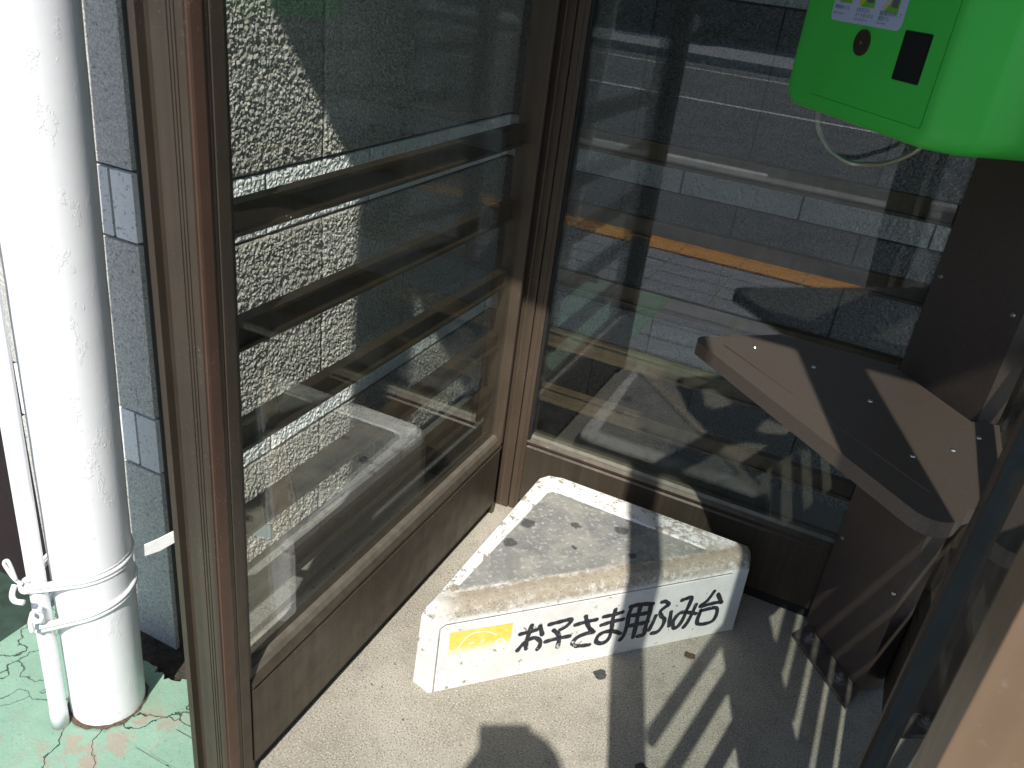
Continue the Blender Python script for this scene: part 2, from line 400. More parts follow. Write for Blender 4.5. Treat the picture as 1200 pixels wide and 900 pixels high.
def smoothpath(pts, sub=5):
    pts = [Vector(p) for p in pts]; out = []
    for i in range(len(pts) - 1):
        p0 = pts[max(i - 1, 0)]; p1 = pts[i]; p2 = pts[i + 1]; p3 = pts[min(i + 2, len(pts) - 1)]
        for k in range(sub):
            t = k / sub
            out.append(.5 * ((2 * p1) + (p2 - p0) * t + (2 * p0 - 5 * p1 + 4 * p2 - p3) * t * t + (3 * p1 - p0 - 3 * p2 + p3) * t ** 3))
    out.append(pts[-1]); return out

# ------------------------------------------------------------------ ground
def sheet(name, mat, x0, x1, y0, y1, z, parent=None):
    bm = bmesh.new(); v = [bm.verts.new(p) for p in ((x0, y0, z), (x1, y0, z), (x1, y1, z), (x0, y1, z))]; bm.faces.new(v)
    return link(name, finish(bm, name, mat), parent)
setp(sheet('ground', M['earth'], -300, 300, -300, 300, -.16), kind='structure')
setp(box('booth_floor', M['concrete'], -.055, .985, -.99, .06, -.12, 0, bevel=.004), kind='structure')
setp(sheet('road', M['asphalt'], -60, 60, -13.6, -4.60, -.115), kind='structure')
road_marks = [(-60, -.25, -5.28, -5.14), (-60, 60, -8.93, -8.80), (-60, 60, -12.55, -12.42)]
for (a, b, c, d) in road_marks:
    setp(sheet('road_marking', M['roadpaint'], a, b, c, d, -.111), kind='structure')
setp(box('kerb', M['kerbstone'], -60, 60, -4.60, -4.42, -.15, .0, bevel=.01), kind='structure')
setp(box('kerb', M['kerbstone'], -60, 60, -13.78, -13.6, -.15, .02, bevel=.01), kind='structure')
setp(box('pavement', M['paver'], -60, 60, -17.5, -13.78, -.15, .0), kind='structure')
pav = setp(box('pavement', M['mortar'], -12, 12, -4.42, -2.52, -.15, -.006), kind='structure')
sheet('asphalt_strip', M['asphalt'], -12, 12, -4.42, -2.52, -.002, pav)
pv2 = setp(box('pavement', M['moss'], -2.1, 3.0, -2.52, -1.70, -.15, -.008), kind='structure')
pm = box('paving_slab', M['paver'], .005, .295, .005, .145, -.03, 0, bevel=.003, mesh=True)
for i in range(16):
    for j in range(4):
        link('paving_slab', pm, pv2, loc=(-2.0 + i * .3, -2.31 + j * .15, random.uniform(-.001, .001)))
tm = box('warning_tile', M['tactile'], .003, .297, -.02, .165, -.03, 0, bevel=.003, mesh=True)
for i in range(16): link('warning_tile', tm, pv2, loc=(-2.0 + i * .3, -2.50, 0))
# painted floor left of the booth, broken edge towards the soil pocket
slab = [(-.565, -1.70), (-.057, -1.70), (-.057, -.715), (-.12, -.735), (-.175, -.725), (-.215, -.765), (-.236, -.80), (-.262, -.815), (-.315, -.80), (-.40, -.79), (-.45, -.80), (-.50, -.78), (-.565, -.76)]
random.seed(3)
def rough_poly(poly, skip, amp=.006, n=6):
    out = []
    for i, p in enumerate(poly):
        q = poly[(i + 1) % len(poly)]; out.append(p)
        if i in skip: continue
        for k in range(1, n):
            t = k / n; out.append((p[0] + (q[0] - p[0]) * t + random.uniform(-amp, amp), p[1] + (q[1] - p[1]) * t + random.uniform(-amp, amp)))
    return out
gf = setp(prism('painted_floor', M['green'], rough_poly(slab, (0, 1)), -.09, 0, bevel=.004, seg=1, angle=60), kind='structure')
of = setp(box('outer_floor', M['moss'], -.057, 2.5, -1.70, -.992, -.14, -.006), kind='structure')
for i in range(8):
    for j in range(4): link('paving_slab', pm, of, loc=(-.055 + i * .3, -1.70 + j * .15, random.uniform(-.001, .001)))
setp(sheet('soil', M['soil'], -.575, -.05, -.84, -.66, -.040), kind='structure')
setp(box('lower_floor', M['shade_green'], -4, -.58, -1.70, -.62, -.5, -.125), kind='structure')
# green painted bricks by the pipe foot
gb = bmesh.new(); add_box(gb, 0, .094, 0, .052, -.01, .0045); gbm = finish(gb, 'painted_brick', M['green'], bevel=.0035, seg=1)
for i in range(2):
    for j in range(5):
        x = -.165 + i * .098 - (j % 2) * .03
        if x < -.20 or x + .094 > -.056: x = -.155 if i == 0 else None
        if x is None: continue
        link('painted_brick', gbm, gf, loc=(x, -1.16 + j * .056, random.uniform(-.0015, .002)))
# rust ring and chips round the pipe foot
PC = Vector((-.306, -.893, 0)); PR = .0575; TR = .0125; LEANX = .028
bm = bmesh.new(); N = 40; a = []; b = []
for k in range(N):
    t = 2 * math.pi * k / N; r1 = PR + .002 + random.uniform(0, .007)
    a.append(bm.verts.new((PC.x + math.cos(t) * (PR - .004), PC.y + math.sin(t) * (PR - .004), .006))); b.append(bm.verts.new((PC.x + math.cos(t) * r1, PC.y + math.sin(t) * r1, .001 + random.uniform(0, .003))))
for k in range(N): bm.faces.new((a[k], b[k], b[(k + 1) % N], a[(k + 1) % N]))
rr = link('rust_ring', finish(bm, 'rust_ring', M['rust']), gf)
# bricks and mortar ledge between booth and wall
bs = setp(box('brick_strip', M['ledge'], -.205, -.057, -.70, .50, -.12, -.006), kind='structure')
bm_ = box('brick', M['brick'], .002, .066, .002, .066, -.02, 0, bevel=.002, mesh=True)
for j in range(17):
    for i in range(2):
        link('brick', bm_, bs, loc=(-.199 + i * .070, -.695 + j * .070, random.uniform(-.002, .001)))
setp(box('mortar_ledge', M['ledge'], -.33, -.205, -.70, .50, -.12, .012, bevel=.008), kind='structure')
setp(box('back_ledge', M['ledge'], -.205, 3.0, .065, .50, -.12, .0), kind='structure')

# ------------------------------------------------------------------ tiled building walls
ROWS = []
for k in range(-1, 5):
    zb = .715 + (k - 1) * .445
    ROWS.append(('l', zb, zb + .110)); ROWS.append(('d', zb + .110, zb + .445))
def tile_mesh(name, mat, w_, h_, dep=.012):
    bm = bmesh.new(); add_box(bm, 0, w_, 0, dep, 0, h_)
    return finish(bm, name, mat, bevel=.003, seg=1)
GAP = .0055
from mathutils import noise as MN
def relief_mesh(name, mat, w_, h_, amp, cell, step=.0030, seed=0):
    """split-face tile: a grid of chiselled lumps, closed at the rim down to the joint"""
    nx = max(2, int(w_ / step)); nz = max(2, int(h_ / step)); V = []; F = []
    def hgt(x, z):
        p = Vector((x / cell + seed * 7.3, seed * 3.1, z / cell))
        q = p + Vector((MN.noise(p * .9), 0, MN.noise(p * .9 + Vector((9, 4, 2))))) * .55
        d = MN.voronoi(q)[0]
        a = max(0, 1 - d[0] * 1.25) * .75 + min(1, (d[1] - d[0]) * 2.2) * .35 + MN.noise(p * 2.3) * .22 + MN.noise(p * .33) * .22
        return a
    for k in range(nz + 1):
        for i in range(nx + 1):
            x = w_ * i / nx; z = h_ * k / nz; e = min(x, w_ - x, z, h_ - z)
            f = min(1, e / .0035 + .1) if e < .0035 else 1
            V.append((x, .0015 - amp * hgt(x, z) * f, z))
    for k in range(nz):
        for i in range(nx):
            a0 = k * (nx + 1) + i; F.append((a0, a0 + 1, a0 + nx + 2, a0 + nx + 1))
    b0 = len(V); V += [(0, .012, 0), (w_, .012, 0), (w_, .012, h_), (0, .012, h_)]
    c0, c1, c2, c3 = 0, nx, nz * (nx + 1) + nx, nz * (nx + 1)
    F += [(b0, b0 + 1, c1, c0), (b0 + 1, b0 + 2, c2, c1), (b0 + 2, b0 + 3, c3, c2), (b0 + 3, b0, c0, c3), (b0 + 3, b0 + 2, b0 + 1, b0)]
    me = bpy.data.meshes.new(name); me.from_pydata(V, [], F); me.materials.append(mat); me.update(); return me
def tiled_wall(name, label, origin, rz, length, sp, off_l, off_d, zmin, zmax, md, ml, back, bk_dep=.2, rows=None, relief=False):
    """wall face runs along local +x from origin, faces local -y"""
    t = empty(name, origin, label, 'wall', rz=rz)
    box('wall_core', M['mortar'], 0, length, .009, bk_dep, zmin, zmax, t)
    cache = {}
    for kind, z0, z1 in (rows or ROWS):
        z0 = max(z0, zmin); z1 = min(z1, zmax)
        if z1 - z0 < .02: continue
        off = off_l if kind == 'l' else off_d
        x = off - sp * 20
        while x < length:
            a, b = max(x, 0), min(x + sp, length); x += sp
            if b - a < .02: continue
            key = (kind, round(b - a, 3), round(z1 - z0, 3))
            if relief:
                key = (kind, round(b - a, 3), round(z1 - z0, 3), random.randint(0, 1) if kind == 'd' else 0)
                if key not in cache: cache[key] = relief_mesh('wall_tile', ml if kind == 'l' else md, b - a - GAP, z1 - z0 - GAP, .0052 if kind == 'd' else .0034, .0072 if kind == 'd' else .0068, seed=len(cache) + 1)
            if key not in cache: cache[key] = tile_mesh('wall_tile', ml if kind == 'l' else md, b - a - GAP, z1 - z0 - GAP)
            link('wall_tile', cache[key], t, loc=(a + GAP / 2, random.uniform(-.0012, .0012), z0 + GAP / 2))
    return t
# back wall, face y=.50 looking to -y
tiled_wall('tiled_wall', 'rough grey tiled wall with pale bands, coloured darker for the shade behind the telephone stand', (-.33, .50, 0), 0, 3.2, .291, .163 + .33, .309 + .33, -.12, 2.25, M['tile_shade'], M['tile_shade_l'], 0)
# side wall, face x=-.325 looking to +x : local x runs to -y... use rz=+90: local x -> +y, local -y -> +x
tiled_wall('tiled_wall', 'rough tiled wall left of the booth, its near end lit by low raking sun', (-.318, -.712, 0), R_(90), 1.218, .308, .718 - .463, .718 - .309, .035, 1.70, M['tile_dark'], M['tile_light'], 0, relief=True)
# short return wall behind the pipe, face y=-.65
tiled_wall('tiled_wall', 'flecked smooth grey tiled wall end between white pipe and booth post', (-.66, -.726, 0), 0, .337, .291, .290, .145, -.05, 2.25, M['granite'], M['granite_l'], 0, bk_dep=.3,
    rows=[('d', -.05, .358), ('l', .358, .464), ('d', .464, .760), ('l', .760, .866), ('d', .866, 1.18), ('l', 1.18, 1.286), ('d', 1.286, 1.70), ('l', 1.70, 1.806), ('d', 1.806, 2.25)])
dp = setp(box('shade_panel', M['shade_brown'], -2.4, -.665, -.70, -.66, -.14, 2.25), 'shade brown panel standing in for the shaded recess left of the thin white pipe', 'wall panel')  # added sheet; its near-black brown paints the shade of a recess
setp(box('canopy', M['canopy'], -2.4, 3.0, -1.34, 1.2, 2.21, 2.36, bevel=.01), 'pale flat building canopy above the telephone booth', 'canopy')

# ------------------------------------------------------------------ telephone booth
booth = empty('telephone_booth', (0, 0, 0), 'bronze framed glass telephone booth with its door folded open', 'telephone booth')
# near left post, profile seen from above with grooves and a gasket channel
YF = -.938
def pf(pts): return [(x, YF + d) for x, d in pts]
prof = pf([(0, .008), (-.002, .002), (-.006, 0), (-.010, 0), (-.010, .0025), (-.0115, .0025), (-.0115, 0), (-.0145, 0), (-.0145, .0025), (-.016, .0025), (-.016, 0),
        (-.019, 0), (-.019, .0025), (-.0205, .0025), (-.0205, 0), (-.042, 0), (-.045, .003), (-.045, .010), (-.059, .010), (-.059, -.001), (-.068, -.001), (-.068, .072), (-.03, .072), (-.03, .064), (-.007, .064), (-.007, .052), (0, .052), (0, .0345), (-.0015, .0335), (-.0015, .0315), (0, .0305)])
def post(name, poly, mat, zt=2.15, par=booth, label=None):
    bm = bmesh.new(); add_prism(bm, poly, 0, zt)
    o = link(name, finish(bm, name, mat), par)
    if label: o['label'] = label
    return o
pl = post('door_post', prof, M['bronze'], label='scratched near bronze post with vertical grooves')
post('post_trim', [(.0014, -.934), (.0022, -.931), (.0022, -.917), (.0014, -.914), (-.0035, -.914), (-.0035, -.934)], M['bronze_red'], par=booth)
post('post_gasket', [(-.0075, -.8855), (-.0075, -.8745), (-.02, -.8745), (-.02, -.8855)], M['gasket'])
post('door_post', [(.845, -.93), (.95, -.93), (.95, -.88), (.90, -.88), (.90, -.885), (.845, -.885)], M['bronze'])
# far corner post with stepped strips
post('corner_post', [(-.055, -.006), (-.002, -.006), (.001, -.005), (.0185, -.005), (.0185, .004), (.0205, .004), (.0205, -.001), (.034, -.001), (.034, .0005), (.0355, .0005), (.0355, -.001), (.044, -.001), (.044, .052), (-.055, .052)], M['bronze_mid'], label='dark stepped far corner post')
post('jamb', [(-.05, -.050), (-.002, -.050), (0, -.048), (0, -.040), (-.05, -.040)], M['bronze_mid'])
post('gasket', [(-.052, -.0395), (-.012, -.0395), (-.012, -.0065), (-.052, -.0065)], M['gasket'])
post('gasket', [(.0445, .003), (.050, .003), (.050, .022), (.0445, .022)], M['gasket'])
post('corner_post', [(.90, -.04), (.95, -.04), (.95, .052), (.86, .052), (.86, .0), (.90, .0)], M['bronze'])
# bottom rails
def rail_x(name, x0, x1, y0, z0, z1, mat, dy):      # runs along x
    return box(name, mat, x0, x1, y0, y0 + dy, z0, z1, booth, bevel=.002)
def section_y(name, pts, y0, y1, mat, par=booth, bevel=0):     # profile (x,z) extruded along y
    bm = bmesh.new(); a = [bm.verts.new((x, y0, z)) for x, z in pts]; b = [bm.verts.new((x, y1, z)) for x, z in pts]; n = len(pts)
    bm.faces.new(a); bm.faces.new(b[::-1])
    for i in range(n): bm.faces.new((a[i], b[i], b[(i + 1) % n], a[(i + 1) % n]))
    return link(name, finish(bm, name, mat, bevel=bevel, seg=1), par)
def section_x(name, pts, x0, x1, mat, par=booth, bevel=0):     # profile (y,z) extruded along x
    bm = bmesh.new(); a = [bm.verts.new((x0, y, z)) for y, z in pts]; b = [bm.verts.new((x1, y, z)) for y, z in pts]; n = len(pts)
    bm.faces.new(a); bm.faces.new(b[::-1])
    for i in range(n): bm.faces.new((a[i], b[i], b[(i + 1) % n], a[(i + 1) % n]))
    return link(name, finish(bm, name, mat, bevel=bevel, seg=1), par)
low = [(-.05, .032), (0, .032), (0, .182), (-.004, .186), (-.004, .189), (0, .191), (0, .197), (-.008, .205), (-.05, .205)]
section_y('bottom_rail', low, -.880, -.0402, M['bronze'])
section_y('glazing_bead', [(-.022, .2055), (-.007, .2055), (-.012, .2145), (-.022, .2165)], -.879, -.0505, M['bead'])
box('kick_plate', M['gasket'], -.045, -.012, -.879, -.0402, .0, .0315, booth)
lowb = [(-x, z) for x, z in low]
section_x('bottom_rail', lowb, .0445, .862, M['bronze'])
section_x('glazing_bead', [(.022, .2055), (.007, .2055), (.012, .2125), (.022, .2145)], .0505, .862, M['bead'])
box('kick_plate', M['gasket'], .0445, .862, .012, .045, .0, .0315, booth)
section_y('bottom_rail', [(.90 - x, z) for x, z in low], -.884, -.041, M['bronze'])
# glass
box('glass_pane', M['glass'], -.0285, -.0225, -.884, -.045, .200, 2.05, booth)
box('glass_pane', M['glass'], .048, .865, .0065, .0125, .200, 2.05, booth)
box('glass_pane', M['glass'], .9225, .9285, -.884, -.041, .200, 2.05, booth)
# guard rails outside the glass, five a side
RZ = [.890, .7425, .5955, .4535, .3145]
def rail_section(s=1):      # (outward offset, height) channel with lips turned to the glass
    return [(0, -.020), (.006, -.020), (.006, -.0165), (.0035, -.0145), (.0035, .0145), (.006, .0165), (.006, .020), (0, .020)]
def rail_mesh_y(L):
    bm = bmesh.new(); pts = [(-.052, -.020), (-.0335, -.020), (-.0335, -.0145), (-.040, -.0135), (-.040, .0135), (-.0335, .0145), (-.0335, .020), (-.052, .020)]
    a = [bm.verts.new((x, 0, z)) for x, z in pts]; b = [bm.verts.new((x, L, z)) for x, z in pts]; n = len(pts)
    bm.faces.new(a); bm.faces.new(b[::-1])
    for i in range(n): bm.faces.new((a[i], b[i], b[(i + 1) % n], a[(i + 1) % n]))
    return finish(bm, 'guard_rail', M['rail'])
rmA = rail_mesh_y(.815); rmB = rail_mesh_y(.825)
for z in RZ:
    link('guard_rail', rmA, booth, loc=(0, -.871, z))
    link('guard_rail', rmB, booth, loc=(.0352, 0, z), rz=R_(-90))
    link('guard_rail', rmA, booth, loc=(.90, -.057, z), rz=R_(180))
box('roof', M['bronze'], -.09, .97, -.95, .06, 2.151, 2.20, booth)
box('header', M['bronze'], .001, .844, -.929, -.89, 2.02, 2.15, booth)
for z_ in (.115, 1.0):
    pass
# folded door leaf
door = link('door', finish((lambda b: (add_box(b, -.03, .055, -.016, .016, .02, 2.0), b)[1])(bmesh.new()), 'door', M['tan'], bevel=.003), booth, loc=(.7345, -1.2315, 0), rz=R_(80.9))
def leaf(name, mat, x0, x1, y0, y1, z0, z1, bevel=.0015): return box(name, mat, x0, x1, y0, y1, z0, z1, door, bevel=bevel)
L_ = .576
bm = bmesh.new(); add_prism(bm, [(L_ - .056, -.016), (L_, -.016), (L_, .008), (L_ - .004, .008), (L_ - .004, .016), (L_ - .020, .016), (L_ - .020, .012), (L_ - .026, .012), (L_ - .026, .016), (L_ - .056, .016)], .02, 2.0)
link('door_stile', finish(bm, 'door_stile', M['bronze']), door)
leaf('door_seal', M['teal'], L_ - .0645, L_ - .0575, -.006, .0115, .21, 1.95)
leaf('door_seal', M['gasket'], .0555, .062, -.008, .013, .21, 1.95)
leaf('bottom_rail', M['bronze'], .0555, L_ - .0565, -.014, .014, .02, .205)
leaf('top_rail', M['bronze'], .0555, L_ - .0565, -.014, .014, 1.955, 2.0)
leaf('glass_pane', M['glass'], .0625, L_ - .065, -.003, .003, .206, 1.954, 0)
rm = box('guard_rail', M['rail'], 0, L_ - .10, -.034, -.020, -.019, .019, bevel=.002, mesh=True)
for z in RZ: link('guard_rail', rm, door, loc=(.05, 0, z))

# ------------------------------------------------------------------ telephone stand
stand = empty('telephone_stand', (.80, -.09, 0), 'dark brown corner telephone stand with an angled shelf, bolted to the floor', 'telephone stand')
def W2(o): o.matrix_parent_inverse = Matrix.Translation(stand.location).inverted(); return o
colp = [(.739, -.012), (.863, -.160), (.897, -.131), (.897, -.045), (.855, -.012)]
cl = W2(prism('column', M['stand'], colp, .012, 1.03, stand, bevel=.003))
fd = Vector((.124, -.148)).normalized(); fn = Vector((fd.y, -fd.x))      # fn: outward (towards the camera)
if fn.x > 0: fn = -fn
def fpt(s, o): p = Vector((.739, -.012)) + fd * s + fn * o; return (p.x, p.y)
flen = .193
W2(prism('foot_plate', M['plate'], [fpt(.012, .001), fpt(flen - .002, .001), fpt(.222, .050), fpt(.030, .050)], .0, .010, stand, bevel=.002))
for s in (.052, .160):
    bm = bmesh.new(); c = fpt(s, .024)
    tube(bm, [(c[0], c[1], .010), (c[0], c[1], .013)], .015, 20); tube(bm, [(c[0], c[1], .013), (c[0], c[1], .0205)], .0085, 6); tube(bm, [(c[0], c[1], .0205), (c[0], c[1], .027)], .004, 10)
    W2(link('anchor_bolt', finish(bm, 'anchor_bolt', M['steel'], bevel=.0008, seg=1), stand))
for (s, z) in ((.016, .80), (.016, .245), (.178, .245), (.178, .80)):
    c = fpt(s, .0005); c2 = fpt(s, .004); bm = bmesh.new(); tube(bm, [(c[0], c[1], z), (c2[0], c2[1], z)], [.0042, .003], 10)
    W2(link('screw', finish(bm, 'screw', M['zinc']), stand))
ZS = .624
def arc(cx, cy, r, a0, a1, n=5): return [(cx + r * math.cos(R_(a0 + (a1 - a0) * k / n)), cy + r * math.sin(R_(a0 + (a1 - a0) * k / n))) for k in range(n + 1)]
sp_ = [(.415, -.135), (.525, -.020), (.700, -.018), (.733, -.019), (.728, -.024), (.857, -.178), (.866, -.158), (.893, -.16), (.893, -.40), (.845, -.462)] + arc(.790, -.488, .040, -25, -125, 5) + [(.402, -.165)]
sp_ = [(.416, -.128), (.525, -.022), (.733, -.020), (.728, -.0265), (.8535, -.1765), (.872, -.160), (.895, -.160), (.895, -.40), (.842, -.468)] + arc(.800, -.488, .034, -20, -130, 6) + [(.400, -.166), (.3965, -.150), (.402, -.136)]
W2(prism('shelf', M['shelf'], sp_, ZS - .025, ZS, stand, bevel=.0065, seg=3, angle=40))
# thin pressed line along the shelf front, a raised bead
a_ = Vector((.445, -.150)); b_ = Vector((.795, -.452)); 
bm = bmesh.new(); tube(bm, [(a_.x, a_.y, ZS - .0002), (b_.x, b_.y, ZS - .0002)], .0011, 8)
W2(link('shelf_line', finish(bm, 'shelf_line', M['shelf'], smooth=True), stand))
for (x, y) in ((.494, -.119), (.60, -.135), (.70, -.21), (.77, -.36), (.825, -.300), (.862, -.230)):
    bm = bmesh.new(); tube(bm, [(x, y, ZS - .001), (x, y, ZS + .0018)], [.0055, .0035], 12); W2(link('screw', finish(bm, 'screw', M['zinc']), stand))

# ------------------------------------------------------------------ telephone
AZ = R_(-50.6)
tel = empty('payphone', (.420, -.047, 1.032), 'bright green card payphone mounted on the brown stand', 'telephone', rz=AZ)
# local x along the front, local y to the back (into the corner is +y), local z up
def rrect(x0, x1, z0, z1, r, n=5):
    out = []
    for cx, cz, a0 in ((x1 - r, z0 + r, -90), (x1 - r, z1 - r, 0), (x0 + r, z1 - r, 90), (x0 + r, z0 + r, 180)): out += arc(cx, cz, r, a0, a0 + 90, n)
    return out
def plate(name, mat, poly, y0, y1, par, bevel=0, hole=None):     # poly in (x,z); y0 front, y1 back
    bm = bmesh.new(); a = [bm.verts.new((x, y0, z)) for x, z in poly]; b = [bm.verts.new((x, y1, z)) for x, z in poly]; n = len(poly)
    bm.faces.new(a); bm.faces.new(b[::-1])
    for i in range(n): bm.faces.new((a[i], b[i], b[(i + 1) % n], a[(i + 1) % n]))
    return link(name, finish(bm, name, mat, bevel=bevel, seg=2), par)
bm = bmesh.new(); Wd, Dp, Ht = .405, .155, .46
def ring(y, ins, xr, r=.034, zlow=0):
    pts = rrect(ins, xr, ins + zlow, Ht - ins, max(r - ins * .4, .006), 7)
    return [bm.verts.new((x, y, z)) for x, z in pts]
rs = [ring(0, .016, Wd - .052), ring(.0012, .010, Wd - .047), ring(.004, .005, Wd - .042), ring(.009, .0015, Wd - .036), ring(.016, 0, Wd - .029), ring(.032, 0, Wd - .012), ring(.040, 0, Wd - .0045), ring(.048, 0, Wd - .001), ring(.060, 0, Wd), ring(Dp, 0, Wd)]
for A, B in zip(rs[:-1], rs[1:]):
    for k in range(len(A)): bm.faces.new((A[k], A[(k + 1) % len(A)], B[(k + 1) % len(A)], B[k]))
bm.faces.new(rs[0]); bm.faces.new(rs[-1][::-1])
link('body', finish(bm, 'body', M['phone'], smooth=True), tel)
fc = plate('front_cover', M['phone'], rrect(.082, .345, .026, .42, .003, 2), -.0016, .004, tel, bevel=.0009)
sm = bmesh.new(); o1 = rrect(.0812, .3458, .0252, .4208, .0036, 2); o2 = rrect(.0820, .3450, .0260, .4200, .003, 2)
v1 = [sm.verts.new((x, -.0004, z)) for x, z in o1]; v2 = [sm.verts.new((x, -.0004, z)) for x, z in o2]
for k in range(len(v1)): sm.faces.new((v1[k], v1[(k + 1) % len(v1)], v2[(k + 1) % len(v1)], v2[k]))
M['seam'] = simple('dark green seam', (.01, .10, .015), .6); link('cover_seam', finish(sm, 'cover_seam', M['seam']), tel)
# coin button
def disc(name, mat, x, z, r, y0, y1, par, n=28, bev=.001):
    bm = bmesh.new(); tube(bm, [(x, y1, z), (x, y0, z)], r, n); return link(name, finish(bm, name, mat, bevel=bev, seg=2), par)
cb = disc('return_button', M['coin'], .177, .111, .0175, -.0045, 0, tel)
disc('button_centre', M['zinc'], .177, .111, .0022, -.0052, -.0040, cb, 12, 0)
# coin return: dark recessed mouth with a frame
slot = plate('coin_return', M['black'], rrect(.262, .317, .075, .137, .0015, 1), -.0024, .004, tel, bevel=.0004)
plate('return_flap', M['black'], rrect(.271, .315, .079, .131, .001, 1), -.0034, -.0025, slot)
# instruction sticker
def flat(name, mat, poly, y, par):
    bm = bmesh.new(); bm.faces.new([bm.verts.new((x, y, z)) for x, z in poly]); return link(name, finish(bm, name, mat), par)
M['stick'] = simple('pale blue sticker', (.50, .57, .74), .4, var=.03)
M['navy'] = simple('dark blue print', (.03, .035, .12), .5)
M['pgreen'] = simple('green print', (.18, .48, .06), .5)
M['pgrey'] = simple('grey print', (.13, .12, .16), .5)
M['pflesh'] = simple('flesh print', (.62, .50, .34), .5)
M['pyel'] = simple('yellow print', (.60, .60, .05), .5)
st = plate('sticker', M['stick'], rrect(.083, .250, .1335, .235, .010), -.0024, -.0018, tel)
def text(body, x, z, size, mat, par, y=-.00255, sy=1.0):
    cu = bpy.data.curves.new('t', 'FONT'); cu.body = body; cu.size = size; cu.resolution_u = 2
    to = bpy.data.objects.new('t', cu); COL.objects.link(to); bpy.context.view_layer.update()
    dg = bpy.context.evaluated_depsgraph_get(); me = bpy.data.meshes.new_from_object(to.evaluated_get(dg)); bpy.data.objects.remove(to)
    me.transform(Matrix(((1, 0, 0, x), (0, 0, 0, y), (0, sy, 0, z), (0, 0, 0, 1)))); me.materials.clear(); me.materials.append(mat)
    return link('lettering', me, par)
for i, (jp, en) in enumerate(((('受話器をとる',), 'Pick up receiver'), (('お金または', 'カードを入れる'), 'Insert coins or card'), (('電話番号を押して', '通話する'), 'Dial number'))):
    x0 = .089 + i * .054; zp = .1585 - i * .0022
    pic = flat('picture', M['pgreen'], [(x0 + .008, zp), (x0 + .038, zp), (x0 + .038, zp + .03), (x0 + .008, zp + .03)], -.00255, st)
    flat('picture_phone', M['pgrey'], [(x0 + .015 + i * .003, zp + .007), (x0 + .034, zp + .006), (x0 + .036, zp + .027), (x0 + .018, zp + .028)], -.0026, pic)
    flat('picture_hand', M['pflesh' if i != 1 else 'pyel'], [(x0 + .001, zp + .005), (x0 + .008, zp), (x0 + .022, zp + .018), (x0 + .019, zp + .023), (x0 + .009, zp + .014)], -.00265, pic)
    for k, s_ in enumerate(jp): text(s_, x0 - .001, .1500 - k * .0066, .0062, M['navy'], st)
    text(en, x0 - .001, .1385 if i else .1430, .0040, M['navy'], st)
# armoured handset cord hanging in a loop behind the body
cp = [(-.058, .12, .06), (-.064, .12, .0), (-.060, .12, -.030), (-.046, .12, -.050), (-.023, .12, -.063), (.005, .12, -.074), (.038, .12, -.079), (.070, .12, -.080), (.098, .12, -.075), (.157, .12, -.058), (.212, .12, -.025), (.24, .12, .02)]
pts = smoothpath(cp, 26); rr_ = [.0042 if i % 2 else .0034 for i in range(len(pts))]
bm = bmesh.new(); tube(bm, pts, rr_, 12)
M['cordsteel'] = simple('armoured cord steel', (.50, .48, .40), .35, .85, var=.1)
link('cord', finish(bm, 'cord', M['cordsteel']), tel)

# ------------------------------------------------------------------ step stool
SO = Vector((.148, -.595)); sdv = (Vector((.574, -.147)) - SO).normalized(); SA = math.atan2(sdv.y, sdv.x)
stool = empty('step_stool', (SO.x, SO.y, 0), 'white triangular step stool with chipped paint and black brushed Japanese lettering', 'step stool', rz=SA)
def toL(x, y):
    v = Vector((x - SO.x, y - SO.y)); return (v.x * sdv.x + v.y * sdv.y, -v.x * sdv.y + v.y * sdv.x)
outl = [toL(*p) for p in ((.110, -.587), (.148, -.597), (.5755, -.1475), (.604, -.118), (.598, -.070), (.168, -.066), (.130, -.078), (.112, -.110))]
STAINS = [(*toL(.175, -.276), .017), (*toL(.170, -.351), .015), (*toL(.259, -.225), .011), (*toL(.344, -.187), .016), (*toL(.238, -.443), .006), (*toL(.281, -.292), .007), (*toL(.391, -.252), .009)]
M['stooltop'] = stool_top()
def loops(name, mat, rings, par, cap_bottom=True, cap_top=True, smooth=False, bevel=0, ang=35):
    bm = bmesh.new(); vs = [[bm.verts.new((x, y, z)) for x, y in poly] for poly, z in rings]; n = len(vs[0])
    for A, B in zip(vs[:-1], vs[1:]):
        for i in range(n): bm.faces.new((A[i], A[(i + 1) % n], B[(i + 1) % n], B[i]))
    if cap_bottom: bm.faces.new(vs[0][::-1])
    if cap_top: bm.faces.new(vs[-1])
    return link(name, finish(bm, name, mat, smooth=smooth, bevel=bevel, seg=2, angle=ang), par)
T1 = inset(outl, .004); T2 = inset(outl, .017); PN = [toL(*p) for p in ((.142, -.520), (.150, -.526), (.500, -.173), (.512, -.158), (.512, -.142), (.186, -.135), (.170, -.138), (.160, -.150))]
T3 = PN; T3b = inset(PN, .004)
loops('body', M['stool'], [(outl, 0), (T1, .158), (inset(outl, .009), .176), (T2, .190), (inset(outl, .026), .1915), (T3, .192), (T3b, .1875)], stool, bevel=.0022, ang=14)
loops('top_panel', M['stooltop'], [(inset(PN, .0043), .182), (inset(PN, .0043), .1886), (inset(PN, .0060), .1896)], stool)
